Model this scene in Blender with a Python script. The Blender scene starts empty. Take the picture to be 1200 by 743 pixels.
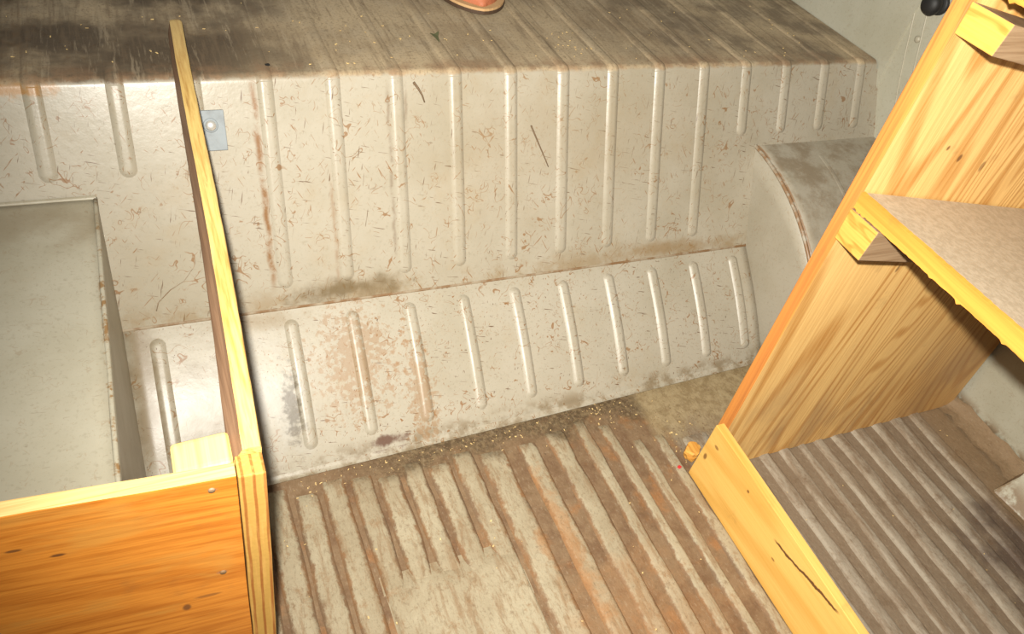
import bpy, bmesh, math, random
from mathutils import Vector, Matrix, noise as mnoise
random.seed(7)
S = bpy.context.scene
C = S.collection

# ------------------------------------------------------------------ camera, light, exposure
CAM_POS = Vector((0.1064, -0.6500, 0.9181))
CAM_R = Vector((0.9080, -0.3804, 0.1754)); CAM_U = Vector((0.1449, 0.6780, 0.7207)); CAM_F = Vector((0.3931, 0.6290, -0.6707))
cam_d = bpy.data.cameras.new('camera'); cam = bpy.data.objects.new('camera', cam_d); C.objects.link(cam)
cam_d.sensor_fit = 'HORIZONTAL'; cam_d.sensor_width = 36.0; cam_d.lens = 36.0 * 921.98 / 1200.0
cam_d.clip_start = 0.01
M = Matrix((CAM_R, CAM_U, -CAM_F)).transposed().to_4x4(); M.translation = CAM_POS
cam.matrix_world = M
S.camera = cam
w = bpy.data.worlds.new('world'); S.world = w; w.use_nodes = True
w.node_tree.nodes['Background'].inputs[0].default_value = (0.95, 0.97, 1.0, 1)
w.node_tree.nodes['Background'].inputs[1].default_value = 0.08
fl = bpy.data.lights.new('camera_flash', 'SPOT'); fo = bpy.data.objects.new('camera_flash', fl); C.objects.link(fo)
fo.location = (0.086, -0.640, 0.982)
fo.rotation_euler = Vector((0.5728, 0.5616, -0.5971)).to_track_quat('-Z', 'Y').to_euler()
fl.spot_size = math.radians(112); fl.spot_blend = 1.0
fl.energy = 82.0; fl.shadow_soft_size = 0.012; fl.color = (1.0, 0.965, 0.88)
S.view_settings.view_transform = 'Standard'; S.view_settings.look = 'None'
S.view_settings.gamma = 1.0; S.view_settings.use_curve_mapping = False
S.view_settings.exposure = 0.77

# ------------------------------------------------------------------ node helpers
class NT:
    def __init__(s, name):
        s.m = bpy.data.materials.new(name); s.m.use_nodes = True
        s.t = s.m.node_tree; s.n = s.t.nodes; s.l = s.t.links
        s.b = s.n['Principled BSDF']
        s.pos = s.n.new('ShaderNodeNewGeometry').outputs['Position']
        sp = s.n.new('ShaderNodeSeparateXYZ'); s.l.new(s.pos, sp.inputs[0])
        s.x, s.y, s.z = sp.outputs
    def put(s, inp, v):
        if isinstance(v, (int, float)):
            try: inp.default_value = v
            except TypeError: inp.default_value = (v, v, v)
        elif isinstance(v, tuple): inp.default_value = v if len(v) == len(inp.default_value) else (*v, 1.0)
        else: s.l.new(v, inp)
    def math(s, op, a, b=0.0, c=None, clamp=False):
        n = s.n.new('ShaderNodeMath'); n.operation = op; n.use_clamp = clamp
        s.put(n.inputs[0], a); s.put(n.inputs[1], b)
        if c is not None: s.put(n.inputs[2], c)
        return n.outputs[0]
    def mul(s, a, b): return s.math('MULTIPLY', a, b)
    def add(s, a, b): return s.math('ADD', a, b)
    def sub(s, a, b): return s.math('SUBTRACT', a, b)
    def maxi(s, a, b): return s.math('MAXIMUM', a, b)
    def scale(s, v, loc=(0, 0, 0), rot=(0, 0, 0)):
        n = s.n.new('ShaderNodeMapping'); s.l.new(s.pos, n.inputs[0])
        n.inputs['Location'].default_value = loc; n.inputs['Rotation'].default_value = rot; n.inputs['Scale'].default_value = v
        return n.outputs[0]
    def rotscale(s, v, off, rot):
        'rotate first, then stretch: streaks that run at an angle'
        a = s.scale((1, 1, 1), (off, off * 0.7, -off), rot)
        n = s.n.new('ShaderNodeVectorMath'); n.operation = 'MULTIPLY'; s.l.new(a, n.inputs[0]); n.inputs[1].default_value = v
        return n.outputs[0]
    def noise(s, sc, detail=3.0, rough=0.55, dist=0.0, vec=None):
        n = s.n.new('ShaderNodeTexNoise'); s.l.new(vec if vec is not None else s.pos, n.inputs['Vector'])
        n.inputs['Scale'].default_value = sc; n.inputs['Detail'].default_value = detail
        n.inputs['Roughness'].default_value = rough; n.inputs['Distortion'].default_value = dist
        return n.outputs[0]
    def step(s, v, a, b, lo=0.0, hi=1.0):
        n = s.n.new('ShaderNodeMapRange'); n.interpolation_type = 'SMOOTHSTEP'
        s.put(n.inputs[0], v); n.inputs[1].default_value = a; n.inputs[2].default_value = b
        n.inputs[3].default_value = lo; n.inputs[4].default_value = hi
        return n.outputs[0]
    def band(s, v, a, b, soft): return s.mul(s.step(v, a - soft, a + soft), s.step(v, b - soft, b + soft, 1.0, 0.0))
    def blob(s, c, r, soft=0.5, wob=0.5, nsc=30.0):
        'irregular stain around a point: c centre, r radii, edge broken up by noise'
        t = None
        for a, cc, rr in zip((s.x, s.y, s.z), c, r):
            if rr is None: continue
            q = s.math('POWER', s.math('ABSOLUTE', s.mul(s.sub(a, cc), 1.0 / rr)), 2.0)
            t = q if t is None else s.add(t, q)
        t = s.math('SQRT', t)
        t = s.add(t, s.mul(s.sub(s.noise(nsc, 4, 0.6), 0.5), wob * 2.5))
        return s.step(t, 1.0 - soft, 1.0 + soft * 0.3, 1.0, 0.0)
    def mix(s, f, a, b, mode='MIX'):
        n = s.n.new('ShaderNodeMix'); n.data_type = 'RGBA'; n.blend_type = mode
        s.put(n.inputs[0], f); s.put(n.inputs[6], a); s.put(n.inputs[7], b)
        return n.outputs[2]
    def ramp(s, f, stops):
        n = s.n.new('ShaderNodeValToRGB'); s.put(n.inputs[0], f); e = n.color_ramp.elements
        while len(e) < len(stops): e.new(0.5)
        for q, (p, c) in zip(e, stops): q.position = p; q.color = (*c, 1)
        return n.outputs[0]
    def squiggle(s, sc, width, msc, mthr, off=0.0):
        'short curved scratches: contour of one noise, cut to pieces by another'
        n = s.noise(sc, 1.0, 0.4, 1.2, s.scale((1, 1, 1), (off, off * 2.3, -off)))
        line = s.step(s.math('ABSOLUTE', s.sub(n, 0.5)), width * 0.4, width, 1.0, 0.0)
        m = s.noise(msc, 2.0, 0.5, 0.0, s.scale((1, 1, 1), (off + 5.1, -off, off)))
        return s.mul(line, s.step(m, mthr, mthr + 0.05))
    def finish(s, col, rough=0.5, bump=None, bstr=0.2, bdist=0.002, spec=0.5, metal=0.0):
        s.put(s.b.inputs['Base Color'], col); s.put(s.b.inputs['Roughness'], rough)
        s.put(s.b.inputs['Specular IOR Level'], spec); s.put(s.b.inputs['Metallic'], metal)
        if bump is not None:
            n = s.n.new('ShaderNodeBump'); s.l.new(bump, n.inputs['Height'])
            n.inputs['Strength'].default_value = bstr; n.inputs['Distance'].default_value = bdist
            s.l.new(n.outputs[0], s.b.inputs['Normal'])
        return s.m

PAINT_A = (0.348, 0.310, 0.240); PAINT_B = (0.303, 0.266, 0.196)
RUST = (0.20, 0.095, 0.03); RUST_D = (0.10, 0.05, 0.022); DIRT = (0.24, 0.18, 0.105); DIRT_L = (0.36, 0.285, 0.175)

def sheet(name, zones=(), scratch=1.0, deckdirt=False, tint=None, gloss=0.0):
    k = NT(name)
    col = k.mix(k.step(k.noise(7, 4, 0.6), 0.35, 0.7), PAINT_A, PAINT_B)
    if tint: col = k.mix(1.0, col, tint, 'MULTIPLY')
    col = k.mix(k.mul(k.step(k.noise(220, 2, 0.6), 0.55, 0.75), 0.3), col, (0.21, 0.175, 0.115))
    if scratch:
        col = k.mix(k.mul(k.squiggle(34, 0.014, 30, 0.555), 0.75 * scratch), col, RUST)
        col = k.mix(k.mul(k.squiggle(60, 0.020, 42, 0.575, 3.3), 0.75 * scratch), col, RUST)
        for (ang, off, sc_, c_) in ((0.5, 0.0, (420, 420, 42), RUST), (-0.75, 4.0, (420, 420, 42), RUST), (1.35, 9.0, (480, 480, 36), RUST_D), (-0.2, 13.0, (480, 480, 36), RUST_D)):
            n_ = k.noise(1.0, 2.0, 0.5, 0.35, k.rotscale(sc_, off, (0.45, ang, 0.0)))
            col = k.mix(k.mul(k.step(n_, 0.685, 0.74), 0.85 * scratch), col, c_)
        col = k.mix(k.mul(k.step(k.noise(70, 5, 0.75), 0.63, 0.74), 0.55 * scratch), col, (0.21, 0.12, 0.045))
        col = k.mix(k.mul(k.step(k.noise(11, 5, 0.7), 0.52, 0.75), 0.30 * scratch), col, (0.30, 0.22, 0.12))
    for fn in zones:
        f, c = fn(k); col = k.mix(f, col, c)
    if deckdirt:
        edge = k.step(k.add(k.z, k.mul(k.sub(k.noise(38, 5, 0.7), 0.5), 0.010)), 0.4165, 0.4212)
        patch = k.noise(6, 5, 0.6)
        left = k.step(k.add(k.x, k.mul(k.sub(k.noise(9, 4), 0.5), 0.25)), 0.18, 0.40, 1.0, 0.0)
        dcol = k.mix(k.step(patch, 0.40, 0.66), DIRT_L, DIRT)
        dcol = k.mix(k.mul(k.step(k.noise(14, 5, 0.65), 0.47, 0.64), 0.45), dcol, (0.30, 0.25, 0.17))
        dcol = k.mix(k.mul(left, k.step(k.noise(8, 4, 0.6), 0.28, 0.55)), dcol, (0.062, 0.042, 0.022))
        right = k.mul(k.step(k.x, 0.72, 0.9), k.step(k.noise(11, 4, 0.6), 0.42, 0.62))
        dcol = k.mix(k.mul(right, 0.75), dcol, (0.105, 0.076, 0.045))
        dcol = k.mix(k.mul(k.step(k.noise(90, 3, 0.7), 0.56, 0.70), 0.4), dcol, (0.09, 0.06, 0.03))
        stv = k.noise(1.0, 5, 0.7, 0.2, k.scale((110, 9, 20)))
        dcol = k.mix(k.mul(k.step(stv, 0.50, 0.66), 0.55), dcol, (0.13, 0.09, 0.05))
        dcol = k.mix(k.mul(k.step(stv, 0.48, 0.34), 0.45), dcol, (0.35, 0.285, 0.19))
        lipd = k.mul(k.step(k.y, 0.300, 0.335, 1.0, 0.0), k.step(k.noise(24, 5, 0.7), 0.40, 0.62))
        dcol = k.mix(k.mul(lipd, 0.6), dcol, (0.21, 0.12, 0.06))
        dcol = k.mix(k.mul(k.step(k.noise(260, 3, 0.7), 0.52, 0.66), 0.45), dcol, (0.10, 0.068, 0.035))
        dcol = k.mix(1.0, dcol, (1.17, 1.12, 1.08), 'MULTIPLY')
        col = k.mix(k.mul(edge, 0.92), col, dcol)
        rr = k.add(0.32, k.mul(edge, 0.4))
    else:
        rr = k.add(0.32 + gloss, k.mul(k.noise(18, 3), 0.24))
    return k.finish(col, rr, k.add(k.noise(60, 4, 0.6), k.mul(k.noise(8, 2), 2.0)), 0.25, 0.0012)

def wood(name, light, dark, axis='x', rings=9.0, across=7.0, along=0.7, fibre=0.35, rough=0.55, spots=(), red=None, seed=0.0, contrast=(0.25, 0.75)):
    k = NT(name)
    sc = {'x': (along, across, across), 'y': (across, along, across), 'z': (across, across, along)}[axis]
    n = k.noise(1.0, 2.0, 0.45, 0.6, k.scale(sc, (seed, seed * 1.7, -seed)))
    r = k.math('SINE', k.mul(n, rings * 6.283)); r = k.add(k.mul(r, 0.5), 0.5)
    sf = {'x': (9, 420, 420), 'y': (420, 9, 420), 'z': (420, 420, 9)}[axis]
    fb = k.noise(1.0, 3.0, 0.6, 0.0, k.scale(sf))
    g = k.add(k.mul(k.step(r, contrast[0], contrast[1] + 0.25), 1.0 - fibre), k.mul(k.step(fb, 0.35, 0.7), fibre))
    col = k.mix(g, light, dark)
    if red: col = k.mix(k.mul(k.step(k.noise(1.0, 3, 0.5, 0.3, k.scale(tuple(v * 0.45 for v in sc), (3, 1, seed))), 0.45, 0.65), 0.7), col, red)
    col = k.mix(k.mul(k.step(k.noise(16, 4, 0.65), 0.6, 0.74), 0.25), col, (0.20, 0.10, 0.035))
    for fn in spots:
        f, c = fn(k); col = k.mix(f, col, c)
    return k.finish(col, rough, fb, 0.25, 0.0008, 0.3)

# ------------------------------------------------------------------ mesh helpers
def link(name, me, mat, parent=None, smooth=False):
    o = bpy.data.objects.new(name, me); C.objects.link(o)
    if mat: me.materials.clear(); me.materials.append(mat)
    if parent: o.parent = parent; o.matrix_parent_inverse = parent.matrix_world.inverted()
    if smooth:
        for p in me.polygons: p.use_smooth = True
    return o
def empty(name, loc):
    o = bpy.data.objects.new(name, None); C.objects.link(o); o.location = loc; o.empty_display_size = 0.05
    o.matrix_world = Matrix.Translation(loc)
    return o
def tag(o, label=None, cat=None, group=None, kind=None):
    if label: o['label'] = label
    if cat: o['category'] = cat
    if group: o['group'] = group
    if kind: o['kind'] = kind
    return o
def grid(name, fn, us, vs, mat, parent=None, smooth=True, thick=0.0, rim=True):
    'surface fn(u, v) -> point; optional thickness against the surface normal'
    V = [fn(u, v) for u in us for v in vs]; nv = len(vs)
    F = [(i * nv + j, (i + 1) * nv + j, (i + 1) * nv + j + 1, i * nv + j + 1) for i in range(len(us) - 1) for j in range(nv - 1)]
    me = bpy.data.meshes.new(name); me.from_pydata([tuple(p) for p in V], [], F); me.update()
    o = link(name, me, mat, parent, smooth)
    if thick:
        m = o.modifiers.new('thickness', 'SOLIDIFY'); m.thickness = thick; m.offset = -1.0; m.use_even_offset = False; m.use_rim = rim
    return o
def lin(a, b, n): return [a + (b - a) * i / n for i in range(n + 1)]
def hexa(name, pts, mat, parent=None, bevel=0.0015, seg=2, rag=0.0, cuts=0):
    'eight corner points: bottom ring 0-3, top ring 4-7'
    bm = bmesh.new(); v = [bm.verts.new(p) for p in pts]
    for f in ((3, 2, 1, 0), (4, 5, 6, 7), (0, 1, 5, 4), (1, 2, 6, 5), (2, 3, 7, 6), (3, 0, 4, 7)): bm.faces.new([v[i] for i in f])
    bmesh.ops.recalc_face_normals(bm, faces=bm.faces)
    if bevel: bmesh.ops.bevel(bm, geom=list(bm.edges), offset=bevel, segments=seg, affect='EDGES', profile=0.6)
    if cuts:
        bmesh.ops.subdivide_edges(bm, edges=[e for e in bm.edges if e.calc_length() > 0.05], cuts=cuts, use_grid_fill=True)
    if rag:
        for q in bm.verts:
            q.co += Vector((mnoise.noise(q.co * 170), mnoise.noise(q.co * 170 + Vector((9, 0, 0))), mnoise.noise(q.co * 170 + Vector((0, 9, 0))))) * rag
    me = bpy.data.meshes.new(name); bm.to_mesh(me); bm.free()
    o = link(name, me, mat, parent)
    return o
def box(name, a, b, mat, parent=None, **kw):
    (x0, y0, z0), (x1, y1, z1) = a, b
    return hexa(name, [(x0, y0, z0), (x1, y0, z0), (x1, y1, z0), (x0, y1, z0), (x0, y0, z1), (x1, y0, z1), (x1, y1, z1), (x0, y1, z1)], mat, parent, **kw)
def lathe(name, prof, mat, parent, centre, axis, seg=24):
    ax = Vector(axis).normalized(); q = ax.to_track_quat('Z', 'Y'); V = []; F = []
    for r, h in prof:
        for i in range(seg):
            t = 2 * math.pi * i / seg; V.append(Vector(centre) + q @ Vector((r * math.cos(t), r * math.sin(t), h)))
    for j in range(len(prof) - 1):
        for i in range(seg): F.append((j * seg + i, j * seg + (i + 1) % seg, (j + 1) * seg + (i + 1) % seg, (j + 1) * seg + i))
    F.append(tuple(range(seg))[::-1]); F.append(tuple((len(prof) - 1) * seg + i for i in range(seg)))
    me = bpy.data.meshes.new(name); me.from_pydata([tuple(v) for v in V], [], F); me.update()
    return link(name, me, mat, parent, True)
def tube(name, pts, radii, mat, parent=None, seg=7):
    V = []; F = []; P = [Vector(p) for p in pts]
    for i, p in enumerate(P):
        d = (P[min(i + 1, len(P) - 1)] - P[max(i - 1, 0)]).normalized(); q = d.to_track_quat('Z', 'Y')
        for j in range(seg):
            t = 2 * math.pi * j / seg; V.append(p + q @ Vector((math.cos(t), math.sin(t), 0)) * radii[i])
    for i in range(len(P) - 1):
        for j in range(seg): F.append((i * seg + j, i * seg + (j + 1) % seg, (i + 1) * seg + (j + 1) % seg, (i + 1) * seg + j))
    F.append(tuple(range(seg))[::-1]); F.append(tuple((len(P) - 1) * seg + j for j in range(seg)))
    me = bpy.data.meshes.new(name); me.from_pydata([tuple(v) for v in V], [], F); me.update()
    return link(name, me, mat, parent, True)

# ------------------------------------------------------------------ profile of the pressed-steel rear end of the van
YT, ZT, YS, ZS = 0.2913, 0.4225, 0.1599, 0.1419
WD = Vector((0, YS - YT, ZS - ZT)); WLEN = WD.length; WD.normalize()        # down the wall
WN = Vector((0, WD.z, -WD.y))                                               # out of the wall, towards the hold
if WN.y > 0: WN = -WN
RAD = 0.013
TURN = math.acos(-WD.y); TL = RAD * math.tan(TURN / 2)
ARC = RAD * TURN
X0, X1 = -0.22, 1.312                                                       # left and right end of the deck
BX0, BX1 = 0.045, 1.055                                                     # inner sides of the wheel boxes
def prof(s):
    's < 0: back along the deck; 0..ARC: rounded edge; > ARC: down the wall. returns point (y, z) and normal'
    if s <= 0: return Vector((0, YT + TL - s, ZT)), Vector((0, 0, 1))
    if s >= ARC: return Vector((0, YT, ZT)) + WD * (TL + s - ARC), WN
    a = s / RAD; c = Vector((0, YT + TL, ZT - RAD)); n = Vector((0, -math.sin(a), math.cos(a)))
    return c + n * RAD, n
def side_x(z): return 1.362 - 0.048 * min(1.0, max(0.0, z) / 0.42)
SBOT = WLEN - TL + ARC
def prof_at(x, s, h=0.0):
    p, n = prof(s); q = p + n * h; q.x = x; return q
def foot(x): return Vector((x, -0.013 + 0.034 * (x - 0.19), 0.0))           # where the sloped kick panel meets the floor
def slope_at(x, v, h=0.0):
    f = foot(x); t = Vector((x, YS, ZS)); d = t - f; n = Vector((0, -d.z, d.y)).normalized()
    bow = 0.006 * math.sin(math.pi * min(1, max(0, v)))
    return f + d * v + n * (h + bow)
def rib(name, at, s0, s1, x, mat, parent, wd=0.020, ht=0.0042, cap0=True, cap1=True, n=40, scale=1.0, grow=None):
    'pressed bead: rounded cross-section, capsule ends'
    hw = wd / 2
    def fn(s, t):
        ds = 0.0
        if cap0: ds = max(ds, (s0 + hw / scale - s) * scale)
        if cap1: ds = max(ds, (s - (s1 - hw / scale)) * scale)
        d = math.hypot(t, ds) / hw
        h = ht * (1 - max(0.0, (d - 0.30) / 0.70) ** 1.6) if d < 1 else 0.0
        if grow: h *= grow(s)
        return at(x + t, s, h - 0.0005)
    ss = sorted(set(([q for q in lin(0, ARC, 10)] if s0 < -0.5 else []) + lin(s0, s1, n) + [s0 + hw / scale * q for q in (0.15, 0.35, 0.6, 0.85, 1)] + [s1 - hw / scale * q for q in (0.15, 0.35, 0.6, 0.85, 1)]))
    return grid(name, fn, ss, lin(-hw, hw, 12), mat, parent)

# ------------------------------------------------------------------ sheet-metal materials
def z_streak(x, wdt, z0, z1, col, st=0.85):
    def fn(k):
        xx = k.add(k.x, k.mul(k.sub(k.noise(28, 4, 0.6), 0.5), 0.010))
        return k.mul(k.mul(k.band(xx, x - wdt, x + wdt, 0.003), k.band(k.z, z0, z1, 0.02)), k.mul(k.step(k.noise(40, 4, 0.7), 0.30, 0.56), st)), col
    return fn
def spot(c, r, col, st=0.8, soft=0.5, wob=0.5, nsc=30.0):
    return lambda k: (k.mul(k.blob(c, r, soft, wob, nsc), st), col)
def seam_grime(k):
    g = k.mul(k.step(k.z, ZS + 0.006, ZS + 0.040, 1.0, 0.0), k.step(k.noise(15, 5, 0.7), 0.43, 0.64))
    return k.mul(g, 0.55), (0.22, 0.145, 0.065)
M_wall = sheet('painted_steel_firewall', (
    seam_grime,
    z_streak(0.2395, 0.0030, 0.18, 0.41, (0.19, 0.085, 0.022), 0.95), z_streak(0.328, 0.002, 0.17, 0.30, RUST, 0.5), z_streak(0.4125, 0.0015, 0.2, 0.40, RUST_D, 0.55), z_streak(0.437, 0.0012, 0.36, 0.40, RUST_D, 0.7),
    spot((0.345, None, 0.158), (0.085, None, 0.017), (0.125, 0.086, 0.04), 0.85, 0.9, 0.9, 38), spot((-0.02, None, 0.414), (0.05, None, 0.010), (0.34, 0.15, 0.02), 0.7, 0.6, 1.0, 70),
    spot((0.90, None, 0.155), (0.13, None, 0.014), (0.22, 0.14, 0.06), 0.7, 0.9, 0.9, 40), spot((0.70, None, 0.33), (0.30, None, 0.12), (0.255, 0.20, 0.125), 0.35, 0.9, 0.9, 12)), 1.0, True)
def low_grime(k):
    g = k.mul(k.step(k.z, 0.004, 0.020, 1.0, 0.0), k.step(k.noise(28, 4, 0.7), 0.42, 0.62)); return k.mul(g, 0.7), (0.16, 0.11, 0.055)
M_slope = sheet('painted_steel_kick_panel', (
    low_grime,
    spot((0.065, None, 0.09), (0.022, None, 0.08), (0.16, 0.11, 0.055), 0.7, 0.8, 0.8), spot((0.13, None, 0.06), (0.06, None, 0.06), (0.22, 0.18, 0.125), 0.7, 0.8, 1.0, 35),
    spot((0.215, None, 0.07), (0.055, None, 0.05), (0.37, 0.35, 0.31), 0.6, 0.9, 1.0, 25), spot((0.238, None, 0.060), (0.014, None, 0.035), (0.085, 0.066, 0.042), 0.75, 0.7, 1.4, 80),
    spot((0.362, None, 0.010), (0.028, None, 0.007), (0.10, 0.048, 0.028), 0.95, 0.5, 0.8, 50), spot((0.335, None, 0.09), (0.05, None, 0.045), (0.24, 0.125, 0.045), 0.5, 0.5, 2.2, 120),
    spot((0.42, None, 0.05), (0.02, None, 0.05), (0.24, 0.12, 0.04), 0.5, 0.5, 2.2, 120),
    spot((0.20, None, 0.135), (0.07, None, 0.010), (0.20, 0.135, 0.06), 0.6, 0.9, 0.9)), 1.1, False, None, -0.03)
M_box = sheet('painted_steel_wheel_box', (
    lambda k: (k.mul(k.mul(k.band(k.x, 0.0405, 0.05, 0.0015), k.step(k.z, 0.293, 0.297)), k.mul(k.step(k.noise(60, 4, 0.7), 0.50, 0.62), 0.9)), (0.22, 0.115, 0.035)),
    spot((-0.06, 0.20, None), (0.20, 0.06, None), (0.215, 0.165, 0.095), 0.6, 0.9, 0.8, 20),), 0.3, False, (1.12, 1.15, 1.13))
def arch_rust(k):
    r = k.math('SQRT', k.add(k.math('POWER', k.sub(k.y, 0.255), 2.0), k.math('POWER', k.sub(k.z, -0.045), 2.0)))
    m = k.mul(k.step(r, 0.342, 0.345), k.band(k.x, 1.045, 1.062, 0.002)); return k.mul(m, k.mul(k.step(k.noise(35, 4, 0.7), 0.36, 0.55), 0.9)), (0.21, 0.105, 0.04)
M_arch = sheet('painted_steel_wheel_arch', (
    arch_rust,
    lambda k: (k.mul(k.mul(k.step(k.x, 1.06, 1.07), k.step(k.z, 0.18, 0.30)), k.mul(k.step(k.noise(20, 5, 0.7), 0.38, 0.64), 0.65)), (0.16, 0.108, 0.055)),), 0.35)
M_side = sheet('painted_steel_side_wall', (
    lambda k: (k.mul(k.mul(k.step(k.z, 0.008, 0.035, 1.0, 0.0), k.step(k.noise(30, 4, 0.65), 0.35, 0.5)), 0.85), (0.17, 0.10, 0.045)),), 0.2, False, (1.18, 1.26, 1.27))
def floor_mat(name, groove):
    k = NT(name)
    base = k.mix(k.step(k.noise(9, 4, 0.6), 0.35, 0.68), (0.44, 0.385, 0.275), (0.35, 0.29, 0.195))
    if groove:
        col = k.mix(k.step(k.noise(26, 5, 0.7), 0.30, 0.62), (0.16, 0.09, 0.048), (0.25, 0.165, 0.095))
        col = k.mix(k.mul(k.step(k.noise(15, 4, 0.6, 0, k.scale((1, 1, 1), (3, 3, 3))), 0.55, 0.68), 0.6), col, (0.36, 0.16, 0.055))
    else:
        at_ = k.n.new('ShaderNodeAttribute'); at_.attribute_name = 'edge'; ed = at_.outputs['Fac']
        st = k.noise(1.0, 5, 0.7, 0.4, k.scale((75, 16, 75)))
        col = k.mix(k.mul(k.step(st, 0.48, 0.64), 0.7), base, (0.27, 0.175, 0.095))
        col = k.mix(k.mul(k.step(k.noise(38, 5, 0.75), 0.55, 0.68), 0.65), col, (0.30, 0.19, 0.10))
        ragged = k.step(k.add(ed, k.mul(k.sub(k.noise(55, 5, 0.75), 0.5), 1.1)), 0.62, 0.86)
        col = k.mix(k.mul(ragged, 0.85), col, k.mix(k.step(k.noise(20, 4, 0.6), 0.4, 0.62), (0.19, 0.11, 0.06), (0.26, 0.13, 0.055)))
        col = k.mix(k.mul(k.blob((0.54, -0.22, None), (0.030, 0.14, None), 0.6, 1.1, 30), 0.6), col, (0.40, 0.20, 0.08))
    col = k.mix(k.mul(k.blob((0.60, -0.38, None), (0.13, 0.14, None), 0.7, 0.9, 24), 0.3), col, (0.40, 0.20, 0.08))
    col = k.mix(k.mul(k.step(k.noise(120, 3, 0.7), 0.57, 0.70), 0.4), col, (0.18, 0.115, 0.055))
    # beyond the shelf board the floor changes to a duller brown-grey tone
    shelf = k.step(k.x, 0.79, 0.80)
    dull_col = k.mix(k.step(k.noise(1.0, 5, 0.7, 0.3, k.scale((55, 10, 55))), 0.38, 0.66), (0.52, 0.455, 0.36) if not groove else (0.34, 0.26, 0.18), (0.33, 0.245, 0.165))
    dull_col = k.mix(k.mul(k.step(k.noise(32, 5, 0.75), 0.52, 0.68), 0.6), dull_col, (0.25, 0.175, 0.11))
    dull_col = k.mix(k.mul(k.blob((1.25, -0.44, None), (0.12, 0.10, None), 0.7, 0.8, 18), 0.85), dull_col, (0.13, 0.09, 0.07))
    dull_col = k.mix(1.0, dull_col, (0.74, 0.74, 0.75), 'MULTIPLY')
    dull_col = k.mix(k.mul(k.step(k.add(k.x, k.mul(k.noise(20, 4), 0.06)), 1.26, 1.32), 0.7), dull_col, (0.30, 0.20, 0.11))
    col = k.mix(shelf, col, dull_col)
    # swept-up dust and sawdust along the foot of the kick panel
    yy = k.add(k.y, k.mul(k.sub(k.noise(17, 5, 0.7), 0.5), 0.14))
    dust = k.mul(k.step(yy, -0.062, -0.02), k.step(k.x, 0.24, 0.42))
    dcol = k.mix(k.step(k.noise(150, 3, 0.7), 0.4, 0.65), (0.10, 0.068, 0.036), (0.215, 0.155, 0.085))
    col = k.mix(k.mul(dust, 0.92), col, dcol)
    sand = k.mul(k.step(k.add(k.x, k.mul(k.noise(30, 3), 0.03)), 0.775, 0.80), k.step(yy, -0.13, -0.05))
    col = k.mix(k.mul(sand, 0.85), col, k.mix(k.step(k.noise(60, 4, 0.7), 0.4, 0.65), (0.42, 0.33, 0.19), (0.30, 0.22, 0.115)))
    g1 = k.noise(1.0, 4, 0.75, 0.2, k.scale((330, 120, 330)))
    col = k.mix(k.mul(k.step(g1, 0.52, 0.66), 0.32), col, (0.15, 0.095, 0.05))
    col = k.mix(k.mul(k.step(g1, 0.44, 0.34), 0.2), col, (0.52, 0.44, 0.33))
    col = k.mix(k.mul(k.step(k.noise(34, 6, 0.8), 0.58, 0.68), 0.5), col, (0.17, 0.10, 0.052))
    col = k.mix(1.0, col, (0.76, 0.735, 0.69), 'MULTIPLY')
    return k.finish(col, 0.7, k.add(k.noise(90, 5, 0.7), k.mul(k.noise(14, 3), 1.5)), 0.5, 0.0022, 0.3)
M_ridge = floor_mat('worn_floor_paint', False); M_groove = floor_mat('rusty_floor_groove', True)

# ------------------------------------------------------------------ setting: deck, firewall, kick panel
XS = lin(X0, X1, 60)
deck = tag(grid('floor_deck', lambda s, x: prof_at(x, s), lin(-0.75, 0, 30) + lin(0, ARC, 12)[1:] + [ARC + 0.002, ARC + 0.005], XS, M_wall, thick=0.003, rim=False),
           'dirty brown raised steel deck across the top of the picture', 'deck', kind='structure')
wall = tag(grid('wall_back', lambda s, x: prof_at(X0 + (x - X0) / (X1 - X0) * (side_x(prof(s)[0].z) + 0.004 - X0), s), [ARC + 0.005, ARC + 0.007] + lin(ARC + 0.01, SBOT + 0.004, 30), XS, M_wall, thick=0.003, rim=False),
           'beige painted steel bulkhead with upright pressed ribs', 'wall', kind='structure')
D = 0.085
for i in range(-2, 16):
    x = i * D
    long = 2 <= i <= 11
    s1 = ARC - TL + WLEN * (0.9057 if long else 0.375)
    rib('rib', prof_at, -0.74, ARC, x, M_wall, deck, wd=0.0215, ht=0.0022, cap0=False, cap1=False, n=14, grow=lambda s: 1.0 + 0.64 * min(1.0, max(0.0, (s + 0.03) / (ARC + 0.03))))
    rib('rib', prof_at, ARC, s1, x, M_wall, wall, wd=0.0215, ht=0.0036, cap0=False, n=34)
kick = tag(grid('baseboard_back', lambda v, x: slope_at(x, v), [1.004, 0.995] + lin(0.985, 0, 24) + [-0.02], lin(BX0, BX1 + 0.004, 50), M_slope, thick=0.0025),
           'sloped beige steel kick panel with pressed ribs along the floor', 'panel', kind='structure')
for i in range(1, 13):
    rib('rib', slope_at, 0.115, 0.935, i * D, M_slope, kick, wd=0.0205, ht=0.0040, n=26, scale=0.2138)
klp = NT('rust_stained_seam'); M_lip = klp.finish(klp.mix(klp.step(klp.noise(24, 4, 0.7), 0.38, 0.6), (0.27, 0.215, 0.145), (0.17, 0.09, 0.035)), 0.7, None)
# folded lip along the seam between bulkhead and kick panel, and along the floor
grid('seam_lip', lambda x, t: Vector((x, YS, ZS)) + WN * (0.0002 + 0.0010 * math.sin(t)) + WD * (-0.0020 * math.cos(t) - 0.001), lin(BX0, BX1, 40), lin(0, math.pi, 6), M_lip, kick)
grid('floor_flange', lambda x, t: foot(x) + Vector((0, -0.001 - 0.009 * t, 0.004 * (1 - t) ** 2 + 0.0012)), lin(BX0, BX1, 40), lin(0, 1, 5), M_slope, kick)

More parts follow.
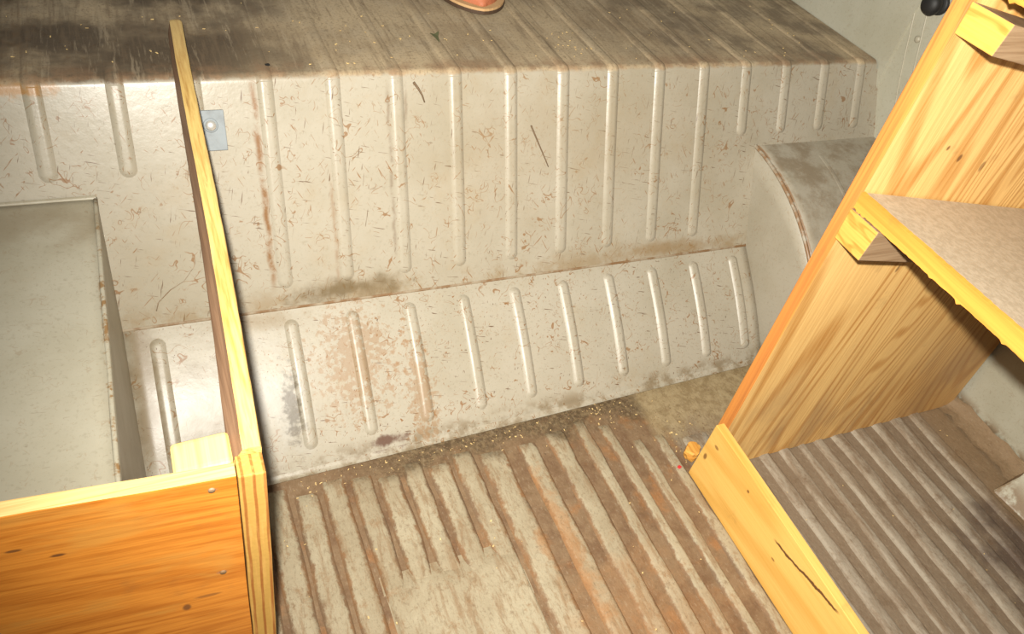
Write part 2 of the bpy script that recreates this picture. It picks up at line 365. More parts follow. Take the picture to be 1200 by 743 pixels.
# ------------------------------------------------------------------ setting: ribbed floor
FZ = -0.0048
floor = tag(grid('floor', lambda x, y: Vector((x, y, FZ + 0.0012 * mnoise.noise(Vector((x * 9, y * 9, 0))))), lin(-0.30, 1.40, 60), lin(-1.10, 0.06, 45), M_groove, thick=0.003),
            'ribbed steel van floor, worn beige paint over rust', 'floor', kind='structure')
GX = [0.10, 0.138, 0.176, 0.215, 0.253, 0.292, 0.328, 0.366, 0.402, 0.440, 0.479, 0.533, 0.585, 0.636, 0.677, 0.714, 0.752, 0.792, 0.866, 0.905, 0.946, 0.985, 1.019, 1.058, 1.103, 1.148, 1.192, 1.236, 1.28]
def ridge(x0, x1, g0, g1, y0, y1, name='floor_ridge', capfar=True):
    a, b = x0 + g0 / 2, x1 - g1 / 2; cx, hw = (a + b) / 2, (b - a) / 2
    def fn(y, t):
        wob = 0.0030 * mnoise.noise(Vector((x0 * 50, y * 22, t * 0.6)))
        e = abs(t)
        h = 0.0048 * (1 - max(0, (e - 0.45) / 0.55) ** 2.2)
        if y0 > -1 and y < y0 + 0.036: h *= max(0.0, (y - y0 - 0.012) / 0.024)
        if capfar and y > y1 - 0.02: h *= max(0.0, 1 - ((y - (y1 - 0.02)) / 0.02) ** 2)
        return Vector((cx + t * (hw + 0.004) + wob, y, FZ - 0.0008 + h + 0.0009 * mnoise.noise(Vector((x0 * 9, y * 9, 0))) + (0.0 if e > 0.97 else 0.0008)))
    TS = [-1, -0.9, -0.75, -0.6, -0.4, 0, 0.4, 0.6, 0.75, 0.9, 1]
    o = grid(name, fn, [y0, y0 + 0.012, y0 + 0.024] + lin(y0 + 0.03, y1 - 0.02, 24) + [y1 - 0.014, y1 - 0.008, y1 - 0.003, y1], TS, M_ridge, floor)
    at = o.data.attributes.new('edge', 'FLOAT', 'POINT')
    for i_, d_ in enumerate(at.data): d_.value = abs(TS[i_ % len(TS)])
    return o
for i in range(len(GX) - 1):
    x0, x1 = GX[i], GX[i + 1]
    if x0 == 0.792: x0 = 0.80
    gl = 0.013 if x0 < 0.5 else 0.026
    gr = 0.013 if x1 < 0.5 else 0.026
    if x0 == 0.533: gl = 0.030
    far = -0.028 + random.uniform(-0.02, 0.008)
    if 0.70 < x0 < 0.80: far = -0.085
    elif x0 >= 0.80: far = -0.10
    near = -0.198 + 0.012 * math.sin(i * 2.1) if 0.29 < x0 < 0.478 else -1.08
    ridge(x0, x1, gl, gr, near - (0.045 if near > -1 else 0), far)
# flat repair plate where the ridges stop
def plate(y, x):
    e = min((x - 0.296) / 0.006, (0.4755 - x) / 0.003, 1.0); f = min((-0.188 - y + 0.007 * math.sin(x * 60)) / 0.034, 1.0)
    return Vector((x, y, FZ + 0.0058 * max(0, min(e, f)) + 0.0010 * mnoise.noise(Vector((x * 14, y * 14, 3)))))
grid('flat_plate', plate, lin(-1.08, -0.25, 24) + lin(-0.25, -0.19, 12)[1:], [0.294, 0.296, 0.298, 0.300, 0.302] + lin(0.305, 0.470, 12) + [0.4725, 0.4745, 0.4755, 0.4765], M_ridge, floor)

# ------------------------------------------------------------------ setting: wheel boxes and side wall
lbox = tag(empty('wheel_box', (-0.08, 0.0, FZ)), 'flat-topped beige steel wheel box left of the wooden rail', 'wheel box', kind='structure')
YB = -0.262
def wall_y(z): return YT + (YS - YT) * (z - ZT) / (ZS - ZT) if z > ZS else YS * z / ZS
zt = 0.2987
grid('top', lambda x, y: Vector((x, y, zt + 0.0015 * mnoise.noise(Vector((x * 7, y * 7, 2))))), lin(X0, BX0 - 0.001, 16), lin(YB, wall_y(zt) + 0.003, 30), M_box, lbox, thick=0.002)
grid('side', lambda z, t: Vector((BX0 - 0.0015 + 0.0035 * max(0, 1 - z / 0.29), YB + (wall_y(max(z, 0.0)) + 0.006 - YB) * t, z)), lin(FZ, zt - 0.0015, 20), lin(0, 1, 20), M_box, lbox, thick=0.002)
tube('rolled_edge', [(BX0 - 0.0012, y, zt - 0.0006 + 0.0006 * math.sin(y * 40)) for y in lin(YB, wall_y(zt), 24)], [0.0026] * 25, M_box, lbox, 8)
grid('back_weld', lambda x, t: Vector((x, wall_y(zt) - 0.004 * math.cos(t), zt + 0.0005 + 0.003 * math.sin(t))), lin(X0, BX0, 10), lin(0, math.pi / 2, 4), M_box, lbox)
arch = tag(empty('wheel_arch', (1.2, 0.08, FZ)), 'curved beige steel wheel arch beside the shelf panel', 'wheel arch', kind='structure')
AC = (0.255, -0.045); AR = 0.345
def arch_yz(a): return AC[0] - AR * math.cos(a), AC[1] + AR * math.sin(a)
a0 = math.asin((-AC[1]) / AR); a1 = math.radians(94)
grid('cover', lambda a, x: Vector((x, arch_yz(a)[0], arch_yz(a)[1])), lin(a0, a1, 36), lin(BX1, 1.352, 14), M_arch, arch, thick=0.002)
grid('side', lambda a, t: Vector((BX1 + 0.001, arch_yz(a)[0] + (0.30 - arch_yz(a)[0]) * 0.0 + 0.0, arch_yz(a)[1] * t)) if arch_yz(a)[1] > 0 else Vector((BX1 + 0.001, arch_yz(a)[0], 0)), lin(a0, a1, 36), lin(0, 1, 8), M_arch, arch, thick=0.002)
tube('flange', [(BX1 - 0.0005, arch_yz(a)[0] - 0.001, arch_yz(a)[1] + 0.0008) for a in lin(a0, a1, 30)], [0.0032] * 31, M_arch, arch, 8)
def arch_at(x, s, h=0.0):
    y, z = arch_yz(s); return Vector((x, y - h * math.cos(s), z + h * math.sin(s)))
rib('rib', arch_at, 0.55, 1.42, 1.172, M_arch, arch, wd=0.017, ht=0.003, n=20, scale=AR)

swall = tag(grid('wall_right', lambda z, y: Vector((side_x(z) + (0.004 if y < 0.272 else 0.0), y, z)), lin(FZ, 0.1, 4) + lin(0.1, 1.15, 26)[1:], lin(-1.10, 0.271, 24) + [0.2722] + lin(0.285, 1.03, 14), M_side, smooth=False, thick=0.004),
            'grey painted steel side wall behind the wooden shelves', 'wall', kind='structure')
grid('seam_strip', lambda z, t: Vector((side_x(z) + 0.0036 - 0.002 * math.sin(t), 0.222 + 0.36 * (z - 0.3776) + 0.0016 * math.cos(t), z)), lin(0.30, 1.0, 14), lin(0, math.pi, 5), M_box, swall)
grid('seam_strip', lambda z, t: Vector((side_x(z) + 0.0036 - 0.002 * math.sin(t), 0.196 + 0.36 * (z - 0.3776) + 0.0016 * math.cos(t), z)), lin(0.30, 1.0, 14), lin(0, math.pi, 5), M_box, swall)
lathe('rivet', [(0.006, -0.001), (0.0058, 0.0015), (0.004, 0.0034), (0.001, 0.004)], M_box, swall, (side_x(0.4855) + 0.004, 0.2425, 0.4855), (-1, 0, 0))
# rust-eaten ledge at the foot of the side wall, and the foot of a body pillar
grid('floor_flange', lambda y, t: Vector((1.322 + 0.040 * t + 0.008 * mnoise.noise(Vector((y * 45, 0, 1))), y, FZ + 0.003 + 0.016 * t ** 2 + 0.007 * mnoise.noise(Vector((y * 55, t * 3, 5))))), lin(-1.0, -0.165, 60), lin(0, 1, 8), M_groove, swall)
hexa('pillar_foot', [(1.285, -0.46, FZ), (1.37, -0.46, FZ), (1.37, -0.322, FZ), (1.275, -0.334, FZ), (1.312, -0.46, 0.05), (1.37, -0.46, 0.12), (1.37, -0.322, 0.12), (1.308, -0.338, 0.03)], M_side, swall, bevel=0.004)

# ------------------------------------------------------------------ wooden shelf unit on the right
def knot(c, r, st=0.8, col=(0.13, 0.05, 0.015)): return spot(c, r, col, st, 0.5, 0.25, 40)
W_panel = wood('fir_plywood', (0.79, 0.50, 0.185), (0.47, 0.21, 0.046), 'z', 44.0, 4.2, 0.42, 0.38, 0.5, (
    lambda k: (k.mul(k.mul(k.step(k.z, 0.06, 0.30, 1.0, 0.0), k.step(k.noise(1.0, 4, 0.6, 0.2, k.scale((16, 16, 4))), 0.42, 0.66)), 0.55), (0.30, 0.17, 0.08)),
    lambda k: (k.mul(k.mul(k.step(k.x, 1.02, 1.30), k.step(k.z, 0.10, 0.40, 1.0, 0.0)), 0.45), (0.34, 0.17, 0.07)),
    knot((0.93, None, 0.545), (0.004, None, 0.006)), knot((0.90, None, 0.56), (0.003, None, 0.004)), knot((0.98, None, 0.53), (0.004, None, 0.008), 0.6), knot((0.95, None, 0.38), (0.003, None, 0.007), 0.7)), None, 1.3, (0.45, 0.85))
W_edge = wood('plywood_edge', (0.58, 0.25, 0.055), (0.30, 0.105, 0.024), 'z', 7.0, 40.0, 1.4, 0.5, 0.6, (), (0.52, 0.18, 0.04), 2.1)
W_toe = wood('pine_toe_board', (0.72, 0.43, 0.115), (0.60, 0.32, 0.065), 'y', 6.0, 9.0, 1.1, 0.4, 0.5, (
    lambda k: (k.mul(k.band(k.add(k.z, k.mul(k.sub(k.noise(24, 3), 0.5), 0.010)), 0.0, 1.0, 0.001), 0.0), RUST),
    lambda k: (k.mul(k.mul(k.band(k.add(k.sub(k.z, k.mul(k.sub(-0.333, k.y), 0.20)), k.mul(k.sub(k.noise(40, 4, 0.6), 0.5), 0.012)), 0.0745, 0.0785, 0.0008), k.band(k.y, -0.445, -0.333, 0.006)), 0.95), (0.09, 0.035, 0.012)),
    knot((None, -0.262, 0.090), (None, 0.003, 0.003)), knot((None, -0.345, 0.052), (None, 0.004, 0.002), 0.7), knot((None, -0.175, 0.055), (None, 0.004, 0.007)), knot((None, -0.185, 0.088), (None, 0.005, 0.003), 0.7)), None, 4.0)
W_cut = wood('fir_end_grain', (0.66, 0.34, 0.07), (0.46, 0.19, 0.03), 'y', 8.0, 30.0, 9.0, 0.4, 0.6, (), None, 0.4)
W_old = wood('weathered_batten', (0.36, 0.24, 0.14), (0.24, 0.145, 0.075), 'x', 6.0, 26.0, 1.5, 0.6, 0.65, (), None, 0.9)
kk = NT('chipboard_shelf'); c = kk.mix(kk.step(kk.noise(130, 4, 0.7), 0.35, 0.65), (0.52, 0.425, 0.305), (0.42, 0.335, 0.23))
c = kk.mix(kk.mul(kk.step(kk.noise(11, 4, 0.6), 0.5, 0.7), 0.35), c, (0.42, 0.33, 0.22)); M_chip = kk.finish(c, 0.75, kk.noise(160, 3, 0.6), 0.3, 0.001, 0.2)
W_shelf_edge = wood('shelf_front_edge', (0.66, 0.30, 0.05), (0.48, 0.19, 0.028), 'y', 7.0, 26.0, 1.6, 0.45, 0.55, (), (0.50, 0.19, 0.028), 5.0)

YP = -0.168
unit = tag(empty('shelf_unit', (1.08, -0.5, 0.0)), 'open plywood shelving with a yellow toe board standing along the right side wall', 'shelving')
def side_panel(y0, y1):
    o = hexa('end_panel', [(0.807, y0, -0.004), (1.352, y0, -0.004), (1.352, y1, -0.004), (0.807, y1, -0.004), (0.802, y0, 1.02), (1.298, y0, 1.02), (1.298, y1, 1.02), (0.802, y1, 1.02)], W_panel, unit, bevel=0.001, seg=1, cuts=5)
    o.data.materials.append(W_edge)
    for p in o.data.polygons:
        if abs(p.normal.x) > 0.7: p.material_index = 1
    return o
side_panel(YP, YP + 0.019); side_panel(-1.02, -1.001)
hexa('toe_board', [(0.779, -1.02, -0.001), (0.793, -1.02, -0.001), (0.795, -0.163, -0.001), (0.781, -0.163, -0.001), (0.779, -1.02, 0.093), (0.793, -1.02, 0.093), (0.795, -0.166, 0.116), (0.781, -0.166, 0.116)], W_toe, unit, bevel=0.001, cuts=6, rag=0.0006)
tl = 0.18                                                                    # the shelves sag towards the side wall
def shelf(zf, z2, th, name='shelf'):
    xf, xb = 0.8035, 1.318; n = 46; ya, yb = -1.0, YP - 0.0015
    dz = -(xb - xf) * tl
    o = hexa(name, [(xf, ya, zf - th), (xb, ya, zf - th + dz), (xb, yb, zf - th + dz), (xf, yb, zf - th), (xf, ya, zf), (xb, ya, zf + dz), (xb, yb, zf + dz), (xf, yb, zf)], M_chip, unit, bevel=0.0012, seg=1)
    # front edging of torn veneer: ragged lower edge
    rnd = random.Random(int(zf * 100)); bm = bmesh.new(); rows = []
    N = 220
    for i in range(N + 1):
        y = ya + (yb - ya) * i / N; dn = rnd.uniform(0, 0.0007) + (rnd.uniform(0.0015, 0.0035) if rnd.random() < 0.05 else 0)
        up = rnd.uniform(0, 0.0007)
        rows.append([bm.verts.new(p) for p in ((xf - 0.0022, y, zf - th + 0.001 - dn), (xf - 0.0022, y, zf - 0.0008 + up), (xf + 0.0015, y, zf + 0.0004 + up), (xf + 0.0015, y, zf - th + 0.0005 - dn))])
    for i in range(N):
        for j in range(4): bm.faces.new((rows[i][j], rows[i][(j + 1) % 4], rows[i + 1][(j + 1) % 4], rows[i + 1][j]))
    bm.faces.new(rows[0][::-1]); bm.faces.new(rows[-1]); bmesh.ops.recalc_face_normals(bm, faces=bm.faces)
    me = bpy.data.meshes.new('front_edge'); bm.to_mesh(me); bm.free()
    link('front_edge', me, W_shelf_edge, o)
    return o
shelf(0.5130, 0, 0.0210); shelf(0.756, 0, 0.0210)
def cleat(x0, z0, z1, y0, y1):
    x1 = 1.31; dz = -(x1 - x0) * tl
    o = hexa('cleat', [(x0, y0, z0), (x1, y0, z0 + dz), (x1, y1, z0 + dz), (x0, y1, z0), (x0, y0 - 0.003, z1), (x1, y0 - 0.003, z1 + dz), (x1, y1, z1 + dz), (x0, y1, z1)], W_old, unit, bevel=0.0012, cuts=2, rag=0.0005)
    o.data.materials.append(W_cut)
    for p in o.data.polygons:
        if p.normal.x < -0.7: p.material_index = 1
cleat(0.799, 0.4505, 0.4915, -0.210, YP - 0.0005); cleat(0.804, 0.690, 0.7205, -0.214, YP - 0.0005)

# ------------------------------------------------------------------ plywood box in the left foreground
W_front = wood('orange_plywood_face', (0.64, 0.235, 0.032), (0.42, 0.125, 0.013), 'x', 16.0, 9.0, 1.6, 0.5, 0.5, (
    lambda k: (k.mul(k.step(k.noise(1.0, 4, 0.6, 0.3, k.scale((10, 30, 30))), 0.52, 0.70), 0.5), (0.52, 0.25, 0.05)),
    knot((0.116, None, 0.388), (0.0045, None, 0.0022), 0.7, (0.30, 0.13, 0.05)), knot((0.114, None, 0.266), (0.005, None, 0.0028), 0.7, (0.34, 0.15, 0.07)),
    knot((0.0043, None, 0.340), (0.006, None, 0.0022), 0.85, (0.10, 0.04, 0.015)), knot((-0.0207, None, 0.356), (0.006, None, 0.0018), 0.8, (0.10, 0.04, 0.015)), knot((0.082, None, 0.220), (0.004, None, 0.006), 0.8, (0.13, 0.05, 0.02)),
    knot((0.10, None, 0.232), (0.012, None, 0.0025), 0.6, (0.16, 0.06, 0.02))), (0.52, 0.175, 0.018), 2.2)
W_ply_top = wood('plywood_top_edge', (0.72, 0.50, 0.20), (0.55, 0.30, 0.085), 'x', 5.0, 60.0, 2.0, 0.5, 0.6, (), None, 1.1)
def ply_layers():
    k = NT('plywood_layers')
    t = k.math('FRACT', k.mul(k.add(k.x, k.mul(k.sub(k.noise(20, 2), 0.5), 0.002)), 1.0 / 0.0082))
    col = k.mix(k.band(t, 0.62, 0.90, 0.06), (0.46, 0.26, 0.06), (0.30, 0.11, 0.022))
    col = k.mix(k.mul(k.step(k.noise(1.0, 3, 0.6, 0, k.scale((300, 300, 20))), 0.45, 0.7), 0.4), col, (0.62, 0.34, 0.10))
    return k.finish(col, 0.6, k.noise(200, 3), 0.3, 0.001, 0.3)
M_ply = ply_layers()
W_pale = wood('pale_pine', (0.72, 0.52, 0.20), (0.60, 0.36, 0.10), 'y', 6.0, 22.0, 1.2, 0.4, 0.55, (), None, 3.1)
pbox = tag(empty('plywood_box', (0.0, -0.27, 0.0)), 'orange plywood box front standing in the lower left corner', 'wooden box')
fp = hexa('front_panel', [(-0.215, -0.2722, -0.001), (0.1335, -0.2812, -0.001), (0.1335, -0.2682, -0.001), (-0.215, -0.2592, -0.001), (-0.215, -0.2622, 0.3985), (0.1335, -0.2812, 0.4000), (0.1335, -0.2682, 0.4000), (-0.215, -0.2482, 0.3985)], W_front, pbox, bevel=0.0012, cuts=7, rag=0.0005)
fp.data.materials.append(W_ply_top)
for p in fp.data.polygons:
    if p.normal.z > 0.6: p.material_index = 1
for z in (0.388, 0.266, 0.14): lathe('nail_head', [(0.0028, -0.001), (0.0026, 0.0006), (0.0012, 0.001)], M_lip, fp, (0.115, -0.2806, z), (0, -1, 0), 12)
hexa('side_strip', [(0.1342, -0.2825, -0.001), (0.1560, -0.2835, -0.001), (0.1560, -0.262, -0.001), (0.1342, -0.262, -0.001), (0.1342, -0.2825, 0.4000), (0.1550, -0.2835, 0.3990), (0.1550, -0.262, 0.3990), (0.1342, -0.262, 0.4000)], M_ply, pbox, bevel=0.0012, cuts=9, rag=0.0008)
box('rail_support', (0.1345, -0.2612, -0.001), (0.1545, -0.222, 0.3835), M_ply, pbox, bevel=0.001)
hexa('corner_block', [(0.091, -0.2685, 0.26), (0.1338, -0.2675, 0.26), (0.1338, -0.2385, 0.26), (0.091, -0.2385, 0.26), (0.0905, -0.2685, 0.3985), (0.1338, -0.2675, 0.4005), (0.1338, -0.2355, 0.4005), (0.0905, -0.2365, 0.3985)], W_pale, pbox, bevel=0.005, seg=3)

# ------------------------------------------------------------------ long wooden rail from the box to the deck
W_rail = wood('pine_rail', (0.68, 0.47, 0.16), (0.44, 0.24, 0.06), 'y', 5.0, 55.0, 2.2, 0.5, 0.55, (
    lambda k: (k.mul(k.step(k.y, 0.20, 0.40), 0.6), (0.40, 0.28, 0.13)),
    lambda k: (k.mul(k.step(k.noise(1.0, 5, 0.7, 0.2, k.scale((240, 12, 240))), 0.57, 0.68), 0.6), (0.26, 0.125, 0.05))), None, 6.0)
RN = 40
def rail_ring(t):
    y = -0.2612 + (0.393 + 0.2612) * t
    z1 = 0.4045 + 0.0450 * t; hw = 0.0124 - 0.0032 * t
    cx = 0.1428 + (0.1655 - 0.1428) * t + 0.0018 * math.sin(t * 5.0)
    th = 0.0205; ch = hw * (0.85 - 0.45 * t)                              # planed-off upper left corner
    sh = 1.0 if t < 0.985 else math.sqrt(max(0.0, 1 - ((t - 0.985) / 0.015) ** 2)) * 0.35 + 0.65
    r = 0.0025
    pts = [(hw, -th / 2 + r), (hw, 0.0), (hw, th / 2 - r), (hw - 0.3 * r, th / 2 - 0.3 * r), (hw - r, th / 2), (0.35 * hw, th / 2 + 0.0006), (-hw + ch + 0.002, th / 2), (-hw + ch, th / 2 - 0.0006),
           (-hw + ch * 0.75, th / 2 - 0.0055), (-hw + ch * 0.4, th / 2 - 0.0105), (-hw + ch * 0.12, th / 2 - 0.0150), (-hw, th / 2 - 0.0175), (-hw, -th / 2 + r), (-hw + r, -th / 2), (0.0, -th / 2), (hw - r, -th / 2)]
    return [Vector((cx + px * sh + mnoise.noise(Vector((px * 300, y * 60, pz * 300))) * 0.0004, y, z1 - th / 2 + pz * sh + mnoise.noise(Vector((y * 60, px * 300, pz * 300))) * 0.0003)) for px, pz in pts]
ts = lin(0, 0.98, RN) + [0.985, 0.988, 0.992, 0.996, 1.0]
V = []; F = []
for t in ts: V += rail_ring(t)
n = 16
for i in range(len(ts) - 1):
    for j in range(n): F.append((i * n + j, i * n + (j + 1) % n, (i + 1) * n + (j + 1) % n, (i + 1) * n + j))
F.append(tuple(range(n))[::-1]); F.append(tuple((len(ts) - 1) * n + j for j in range(n)))
me = bpy.data.meshes.new('wooden_rail'); me.from_pydata([tuple(v) for v in V], [], F); me.update()
bmx = bmesh.new(); bmx.from_mesh(me); bmesh.ops.recalc_face_normals(bmx, faces=bmx.faces); bmx.to_mesh(me); bmx.free()
me.materials.append(W_rail); me.materials.append(wood('dark_rail_side', (0.26, 0.15, 0.085), (0.17, 0.09, 0.048), 'y', 5.0, 40.0, 2.0, 0.5, 0.6))
rail = link('wooden_rail', me, None)
for p in me.polygons: p.material_index = 1 if p.normal.x < -0.5 else 0  # faces turned left get the darker, redder wood
tag(rail, 'long pale wooden rail running from the plywood box up onto the deck', 'wooden rail')

# ------------------------------------------------------------------ mounting plate with bolt on the bulkhead
kp = NT('bluish_zinc'); M_plate = kp.finish(kp.mix(kp.step(kp.noise(60, 4), 0.4, 0.7), (0.25, 0.275, 0.285), (0.20, 0.215, 0.22)), 0.6, kp.noise(120, 2), 0.2, 0.0006, 0.3, 0.0)
kb = NT('bright_bolt'); M_bolt = kb.finish((0.72, 0.70, 0.64), 0.25, None, spec=0.8, metal=0.6)
pc = Vector((0.184, 0, 0)) ; s_mid = (ZT - 0.363) / (-WD.z) - TL + ARC
plate_root = tag(empty('mounting_plate', tuple(prof_at(0.186, s_mid))), 'small bluish metal plate with a bright bolt on the bulkhead beside the rail', 'metal plate')
def pl(x, s, h): return prof_at(x, s, h)
xa, xb2, sa, sb2 = 0.158, 0.2015, s_mid - 0.026, s_mid + 0.023
hexa('plate', [pl(xa, sa, 0.0), pl(xb2, sa, 0.0), pl(xb2, sb2, 0.0), pl(xa, sb2, 0.0), pl(xa, sa, 0.0062), pl(xb2, sa, 0.0062), pl(xb2, sb2, 0.0062), pl(xa, sb2, 0.0062)], M_plate, plate_root, bevel=0.001)
bc = pl(0.1845, s_mid - 0.008, 0.006)
lathe('washer', [(0.0088, 0), (0.0088, 0.0012), (0.0075, 0.0016)], M_plate, plate_root, bc, WN)
lathe('bolt_head', [(0.0062, 0.001), (0.0062, 0.0045), (0.005, 0.0060), (0.002, 0.0066)], M_bolt, plate_root, bc, WN, 6 * 4)

# ------------------------------------------------------------------ black rubber knob by the shelf panel
kr = NT('black_rubber'); M_rub = kr.finish((0.012, 0.011, 0.010), 0.6, None)
kroot = tag(empty('rubber_buffer', (side_x(0.545) + 0.01, 0.236, 0.545)), 'black round rubber buffer on the side wall beside the shelf panel top', 'rubber buffer')
lathe('base_disc', [(0.017, -0.002), (0.017, 0.004), (0.014, 0.006)], M_rub, kroot, (side_x(0.545) + 0.004, 0.236, 0.548), (-1, 0, 0))
lathe('knob', [(0.010, 0.004), (0.0105, 0.010), (0.016, 0.014), (0.0175, 0.022), (0.014, 0.029), (0.006, 0.032)], M_rub, kroot, (side_x(0.545) + 0.004, 0.236, 0.548), (-1, 0, 0))

# ------------------------------------------------------------------ rounded leather-red tip at the top edge of the picture
kl = NT('rust_red_leather'); M_lea = kl.finish(kl.mix(kl.step(kl.noise(45, 4), 0.35, 0.7), (0.44, 0.14, 0.065), (0.33, 0.11, 0.05)), 0.55, kl.noise(140, 3), 0.3, 0.0008, 0.3)
kw = NT('tan_welt'); M_welt = kw.finish(kw.mix(kw.noise(70, 3), (0.56, 0.36, 0.18), (0.42, 0.25, 0.11)), 0.6, kw.noise(160, 2), 0.3, 0.0006, 0.3)
kd = NT('dark_outline'); M_outline = kd.finish((0.06, 0.032, 0.016), 0.7, None)
TIP = Vector((0.6185, 0.462, ZT + 0.0035)); AXD = Vector((0.12, 0.993, 0)).normalized(); AXR = Vector((AXD.y, -AXD.x, 0))
def outline(q, grow=0.0):
    'half-width of the tip a distance q behind its nose'
    return (0.062 * (1 - math.exp(-q / 0.045)) ** 0.62 if q > 0 else 0.0) + grow
def tip_layer(name, z0, z1, inset, mat, parent, dome=0.0):
    qs = [0.0, 0.002, 0.006, 0.012, 0.02, 0.03, 0.045, 0.065, 0.09, 0.12, 0.16, 0.20]; V = []; F = []; m = 12
    for zz, dm in ((z0, 0.0), (z1, dome)):
        for q in qs:
            hw = max(0.0008, outline(q) - inset * min(1, q / 0.008 + 0.15))
            for j in range(m + 1):
                t = -1 + 2 * j / m
                e = max(0.0, 1 - t * t) * min(1, q / 0.05)
                p = TIP + AXD * (q + inset) + AXR * (hw * t * (1.0 if t > 0 else 1.15)); V.append((p.x, p.y, TIP.z + zz + dm * e ** 0.6))
    nq = len(qs); b = nq * (m + 1)
    for i in range(nq - 1):
        for j in range(m):
            a = i * (m + 1) + j; F.append((a, a + 1, a + m + 2, a + m + 1)); F.append((b + a, b + a + m + 1, b + a + m + 2, b + a + 1))
    for i in range(nq - 1):
        for j in (0, m):
            a = i * (m + 1) + j; F.append((a, a + m + 1, b + a + m + 1, b + a))
    for j in range(m): F.append((j, j + 1, b + j + 1, b + j)); a = (nq - 1) * (m + 1) + j; F.append((a, a + 1, b + a + 1, b + a))
    me = bpy.data.meshes.new(name); me.from_pydata(V, [], F); me.update()
    g = bmesh.new(); g.from_mesh(me); bmesh.ops.recalc_face_normals(g, faces=g.faces); g.to_mesh(me); g.free()
    return link(name, me, mat, parent, False)
lea = tag(empty('leather_piece', tuple(TIP)), 'rounded rust-red leather-like tip with a tan rim at the top edge of the picture', 'leather piece')
tip_layer('dark_base', -0.0005, 0.0045, 0.0, M_outline, lea)  # dark bottom layer, seen as an outline below the rim
tip_layer('rim', 0.0045, 0.0085, 0.0006, M_welt, lea)
tip_layer('upper', 0.0080, 0.0095, 0.0085, M_lea, lea, 0.035)

# ------------------------------------------------------------------ loose bits
def chip(name, c, size, rot, mat, label, cat, group=None, seed=1):
    rnd = random.Random(seed); bm = bmesh.new(); bmesh.ops.create_icosphere(bm, subdivisions=3, radius=1.0)
    R = Matrix.Rotation(rot, 3, 'Z')
    for v in bm.verts:
        f = 1 + 0.30 * mnoise.noise(v.co * 1.7 + Vector((seed, 0, 0))) + 0.12 * mnoise.noise(v.co * 5 + Vector((0, seed, 0)))
        co = v.co * f; co = Vector((max(-0.8, min(0.8, co.x)), max(-0.8, min(0.8, co.y)), max(-0.6, min(0.6, co.z))))
        v.co = R @ Vector((co.x * size[0], co.y * size[1], co.z * size[2])) + Vector(c) + Vector((0, 0, size[2] * 0.6))
    me = bpy.data.meshes.new(name); bm.to_mesh(me); bm.free()
    return tag(link(name, me, mat), label, cat, group)
chip('wood_chip', (0.803, -0.1345, -0.004), (0.017, 0.013, 0.016), 0.7, W_cut, 'chunky orange wood chip on the floor at the far end of the toe board', 'wood chip', seed=3)
kred = NT('red_plastic'); M_red = kred.finish((0.50, 0.03, 0.03), 0.4, None)
chip('red_bit', (0.772, -0.151, -0.003), (0.0042, 0.0032, 0.003), 0.4, M_red, 'tiny red fragment on the floor beside the toe board end', 'plastic bit', seed=5)
kgl = NT('dry_leaf'); M_leaf = kgl.finish((0.075, 0.075, 0.03), 0.7, None)
kst = NT('dry_stalk'); M_stalk = kst.finish((0.13, 0.08, 0.04), 0.7, None)
bmL = bmesh.new(); LV = [(0, -0.016, 0.0005), (-0.003, -0.004, 0.002), (-0.008, 0.006, 0.004), (-0.002, 0.004, 0.003), (0.007, 0.008, 0.006), (0.003, -0.002, 0.0025)]
lv = [bmL.verts.new((0.514 + x * 0.9, 0.386 + y, ZT + 0.002 + z)) for x, y, z in LV]; bmL.faces.new(lv)
ex = bmesh.ops.extrude_face_region(bmL, geom=list(bmL.faces)); bmesh.ops.translate(bmL, verts=[g for g in ex['geom'] if isinstance(g, bmesh.types.BMVert)], vec=(0, 0, 0.0008))
bmesh.ops.recalc_face_normals(bmL, faces=bmL.faces)
me = bpy.data.meshes.new('dry_leaf'); bmL.to_mesh(me); bmL.free(); tag(link('dry_leaf', me, M_leaf), 'small dark green forked leaf scrap lying on the deck', 'leaf')
def sw(z): return (ZT - z) / (-WD.z) - TL + ARC
def stalk(pts, r, label, mat=None):
    P = [prof_at(x, sw(z), 0.0012) for x, z in pts]
    tag(tube('dry_stalk', P, [r * (1 - 0.5 * i / (len(P) - 1)) for i in range(len(P))], mat or M_stalk, None, 6), label, 'stalk', 'dry stalks clinging to the bulkhead')
stalk([(0.6267, 0.3504), (0.633, 0.338), (0.642, 0.321), (0.651, 0.304), (0.656, 0.294)], 0.0013, 'thin dark dry stalk clinging to the bulkhead between two middle ribs')
stalk([(0.4495, 0.4100), (0.456, 0.402), (0.461, 0.394), (0.464, 0.3855)], 0.0018, 'short brown curled stalk just under the deck edge, near the middle')
stalk([(0.090, 0.162), (0.094, 0.172), (0.110, 0.185), (0.128, 0.194), (0.140, 0.207)], 0.0007, 'long bent rust mark low on the bulkhead between wheel box and rail', M_lip)  # thin tube drawn in for a rust mark on the steel, not a stalk
kbk = NT('black_crumb'); M_blk = kbk.finish((0.015, 0.013, 0.01), 0.7, None)
chip('black_crumb', (0.262, 0.315, ZT), (0.006, 0.003, 0.0015), 0.5, M_blk, 'tiny black crumb on the deck right of the rail tip', 'crumb', seed=9)

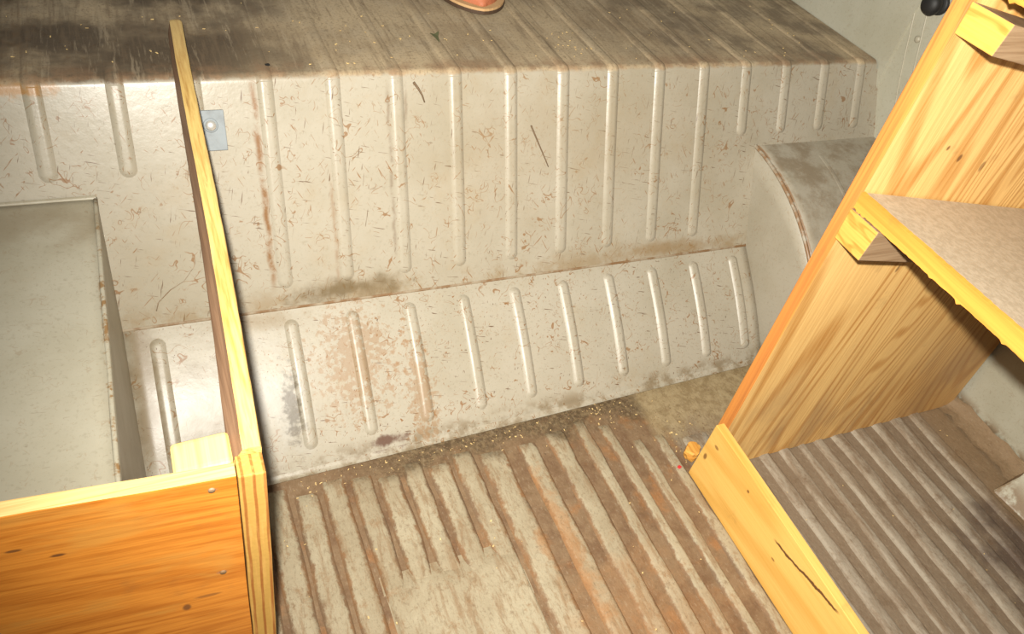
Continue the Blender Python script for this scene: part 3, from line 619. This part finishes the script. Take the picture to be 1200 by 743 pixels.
# sawdust and wood flakes (nobody could count them)
def flakes(name, spots_, mat, label, sz):
    V = []; F = []; rnd = random.Random(len(name) * 7 + len(spots_))
    for (x, y, z) in spots_:
        a = rnd.uniform(0, 6.28); l = rnd.uniform(*sz); wv = l * rnd.uniform(0.25, 0.6); h = 0.0006; tz = rnd.uniform(-0.3, 0.3)
        c0, s0 = math.cos(a), math.sin(a); b = len(V)
        for dz in (0, h):
            for (u, v) in ((-l, -wv), (l, -wv * 0.7), (l, wv), (-l * 0.8, wv)):
                V.append((x + u * c0 - v * s0, y + u * s0 + v * c0, z + dz + u * tz * 0.5 + 0.0006))
        for f in ((0, 1, 2, 3), (7, 6, 5, 4), (0, 4, 5, 1), (1, 5, 6, 2), (2, 6, 7, 3), (3, 7, 4, 0)): F.append(tuple(b + i for i in f))
    me = bpy.data.meshes.new(name); me.from_pydata(V, [], F); me.update()
    g = bmesh.new(); g.from_mesh(me); bmesh.ops.recalc_face_normals(g, faces=g.faces); g.to_mesh(me); g.free()
    return tag(link(name, me, mat), label, 'debris', None, 'stuff')
kf = NT('pale_wood_flake'); M_fl = kf.finish(kf.mix(kf.step(kf.noise(300, 1), 0.4, 0.6), (0.72, 0.52, 0.22), (0.50, 0.34, 0.15)), 0.7, None)
kf2 = NT('brown_crumb'); M_fl2 = kf2.finish(kf2.mix(kf2.step(kf2.noise(300, 1), 0.4, 0.6), (0.20, 0.12, 0.06), (0.11, 0.07, 0.035)), 0.8, None)
rf = random.Random(11)
def base_y(x): return foot(x).y - 0.012
pts = [(x, base_y(x) - abs(rf.gauss(0, 0.018)), FZ + 0.001) for x in (rf.uniform(0.20, 0.76) for _ in range(95))] + [(rf.gauss(0.70, 0.02), rf.gauss(-0.022, 0.012), FZ + 0.001) for _ in range(26)]
pts += [(rf.uniform(0.18, 0.77), rf.uniform(-0.45, -0.04), 0.0008) for _ in range(45)] + [(rf.gauss(0.80, 0.03), rf.gauss(-0.10, 0.03), FZ + 0.0015) for _ in range(40)] + [(rf.uniform(0.82, 1.28), rf.uniform(-0.5, -0.19), 0.0008) for _ in range(18)]
npale = len(pts)
pts += [(x, base_y(x) - abs(rf.gauss(0, 0.022)), FZ + 0.001) for x in (rf.uniform(0.26, 0.76) for _ in range(420))] + [(rf.gauss(0.82, 0.03), rf.gauss(-0.09, 0.035), FZ + 0.0015) for _ in range(80)]
deb = flakes('floor_debris', pts, M_fl, 'pale wood flakes and dark crumbs swept along the foot of the kick panel', (0.0004, 0.0017))
deb.data.materials.append(M_fl2)
for i_, p in enumerate(deb.data.polygons): p.material_index = 0 if i_ < npale * 6 else 1
pts = [(rf.uniform(-0.1, 1.2), 0.312 + abs(rf.gauss(0, 0.10)), ZT + 0.001) for _ in range(90)] + [(rf.gauss(0.72, 0.02), rf.gauss(0.37, 0.02), ZT + 0.001) for _ in range(14)]
flakes('wood_flakes', pts, M_fl, 'tiny pale wood flakes sprinkled over the brown deck', (0.0006, 0.0020))
